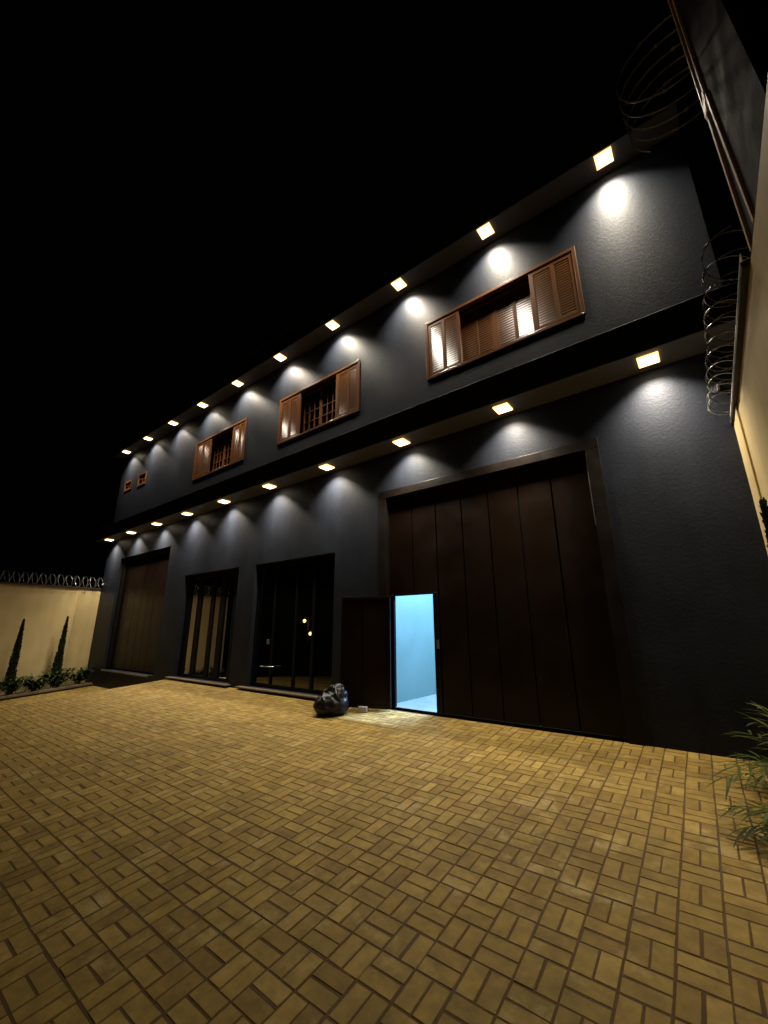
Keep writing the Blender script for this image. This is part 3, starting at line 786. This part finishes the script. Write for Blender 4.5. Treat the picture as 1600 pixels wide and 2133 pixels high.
# ------------------------------------------------------------------ rubbish bag and small things
def rubbish_bag(loc):
    bm = bmesh.new(); bmesh.ops.create_icosphere(bm, subdivisions=5, radius=1)
    # local axes: x to the right as seen from the drive, y away, z up; drawn up to a folded crest right of the middle
    for vtx in bm.verts:
        n = vtx.co.normalized()
        r = (abs(n.x) ** 2.7 + abs(n.y) ** 2.7 + abs(n.z) ** 2.7) ** (-1 / 2.7)
        q = Vector((n.x * r * 0.37, n.y * r * 0.29, n.z * r * 0.25))
        t = max(0, (q.z + 0.06) / 0.31)
        sat = min(1, max(0, (q.x + 0.33) / 0.6))
        q.z += t * t * (0.015 + 0.20 * sat)
        q.x = 0.09 * t + (q.x - 0.09 * t) * (1 - 0.30 * t * t)
        q.y *= 1 - 0.55 * t * t
        an = math.atan2(q.y, q.x - 0.12)
        w1 = noise.noise(n * 1.6 + Vector((4, 4, 1)))
        pl = 1 - abs(math.sin(an * 4.0 + 2.5 * w1 + 1.5 * q.z / 0.3))
        d = 0.055 * min(1, t) * (pl ** 2 - 0.3)
        d += 0.035 * noise.noise(n * 1.9 + Vector((3, 1, 2)))
        d += 0.034 * (0.42 - abs(noise.noise(Vector((q.x * 5, q.y * 5, q.z * 13)) + Vector((9, 2, 5)))))
        d += 0.006 * noise.noise(n * 15)
        crest = math.exp(-((q.y - 0.04 * math.sin(q.x * 9)) / 0.035) ** 2) * min(1, max(0, t - 0.25)) * (0.35 + sat)
        q.z += 0.055 * crest
        d += 0.026 * min(1, t + 0.1) * (abs(math.sin(6 * q.x + 19 * q.z + 4 * w1)) ** 0.45 - 0.7) * (1 - crest)
        q += n * d
        q.z = max(q.z, -0.235 + 0.008 * noise.noise(n * 6))
        vtx.co = q
    for vtx in bm.verts: vtx.co = Vector((vtx.co.x * 0.86, vtx.co.y * 0.86, (vtx.co.z + 0.235) * 0.80 - 0.235))
    me = bpy.data.meshes.new('rubbish_bag'); bm.to_mesh(me); bm.free()
    for p in me.polygons: p.use_smooth = True
    me.materials.append(M['plastic'])
    o = bpy.data.objects.new('rubbish_bag', me); C.objects.link(o)
    o.location = loc; o.rotation_euler = (0, 0, R(38))
    tag(o, 'full black plastic rubbish bag on the pavers by the open door', 'rubbish bag')
bx, by = -6.05, 6.12
rubbish_bag((bx, by, gz(bx, by) + 0.228))
b = MB(); bx, by = -5.60, 6.52; z = gz(bx, by) + 0.004
b.box(-0.085, 0.085, -0.05, 0.05, 0, 0.095)
o = b.build('concrete_block', M['block'], bevel=0.006); o.location = (bx, by, z); o.rotation_euler = (0.0, 0.0, R(24))
tag(o, 'small concrete block on the pavers between rubbish bag and gate', 'block')
# metal bracket on the facade by the right wall
br = thing('wall_bracket', 'small metal bracket on the dark facade beside the right wall', 'bracket', (0.55, FY, z_(3.22)))
b = MB(); b.box(0.50, 0.61, FY - 0.012, FY - 0.001, z_(3.17), z_(3.27)); b.build('plate', M['post'], br, bevel=0.003)
b = MB(); b.box(0.575, 0.60, FY - 0.07, FY - 0.013, z_(3.175), z_(3.265)); b.build('arm', M['steel'], br, bevel=0.003)
# little white knob at the far left corner of the facade
b = MB(); b.tube([(-21.18, FY - 0.001, z_(1.96)), (-21.18, FY - 0.05, z_(1.96))], lambda q: 0.045 - 0.012 * q, 10)
tag(b.build('insulator', simple('white_porcelain', (0.8, 0.8, 0.78), 0.3), smooth=True), 'tiny white knob on the facade above the left wall', 'insulator')

# ------------------------------------------------------------------ street lamps behind the camera, seen mirrored in the glass and gate
def street_lamp(x, y, zl, label, rad, bulb):
    t = thing('street_lamp', label, 'street lamp', (x, y, gz(x, y) - 0.05), 'street lamps across the road')
    g = gz(x, y) - 0.05
    p = MB(); p.tube([(x, y - 0.35, g), (x, y - 0.35, zl + 0.25)], lambda q: 0.07 - 0.025 * q, 10); p.build('post', M['post'], t, smooth=True)
    a = MB(); a.tube([(x, y - 0.35, zl + 0.22), (x, y, zl + 0.12 + rad)], 0.03, 8); a.build('arm', M['post'], t)
    h = MB(); n = 12
    prof = [(0.0, -rad), (rad * .7, -rad * .7), (rad, 0), (rad * .7, rad * .7), (0.001, rad)]
    i0 = 0
    for q_, zz in prof:
        for j in range(n): h.v.append((x + max(q_, .001) * math.cos(6.283 * j / n), y + max(q_, .001) * math.sin(6.283 * j / n), zl + zz))
    for k_ in range(len(prof) - 1):
        for j in range(n):
            a_ = k_ * n + j; b_ = k_ * n + (j + 1) % n; h.f.append((a_, b_, b_ + n, a_ + n))
    h.build('lantern', bulb, t, smooth=True)
street_lamp(-1.149 * 19, 13.8 - 19, CH + 0.029 * 19, 'yellow street lamp mirrored highest in the black glass doors', 0.11, M['bulb'])
street_lamp(-1.114 * 21, 13.8 - 21, CH - 0.0145 * 21, 'yellow street lamp mirrored lower in the black glass doors', 0.12, M['bulb'])
street_lamp(-0.3516 * 26, 13.8 - 26, CH + 0.2295 * 26, 'tall yellow street lamp glowing softly in the big brown gate', 0.30, M['tallbulb'])
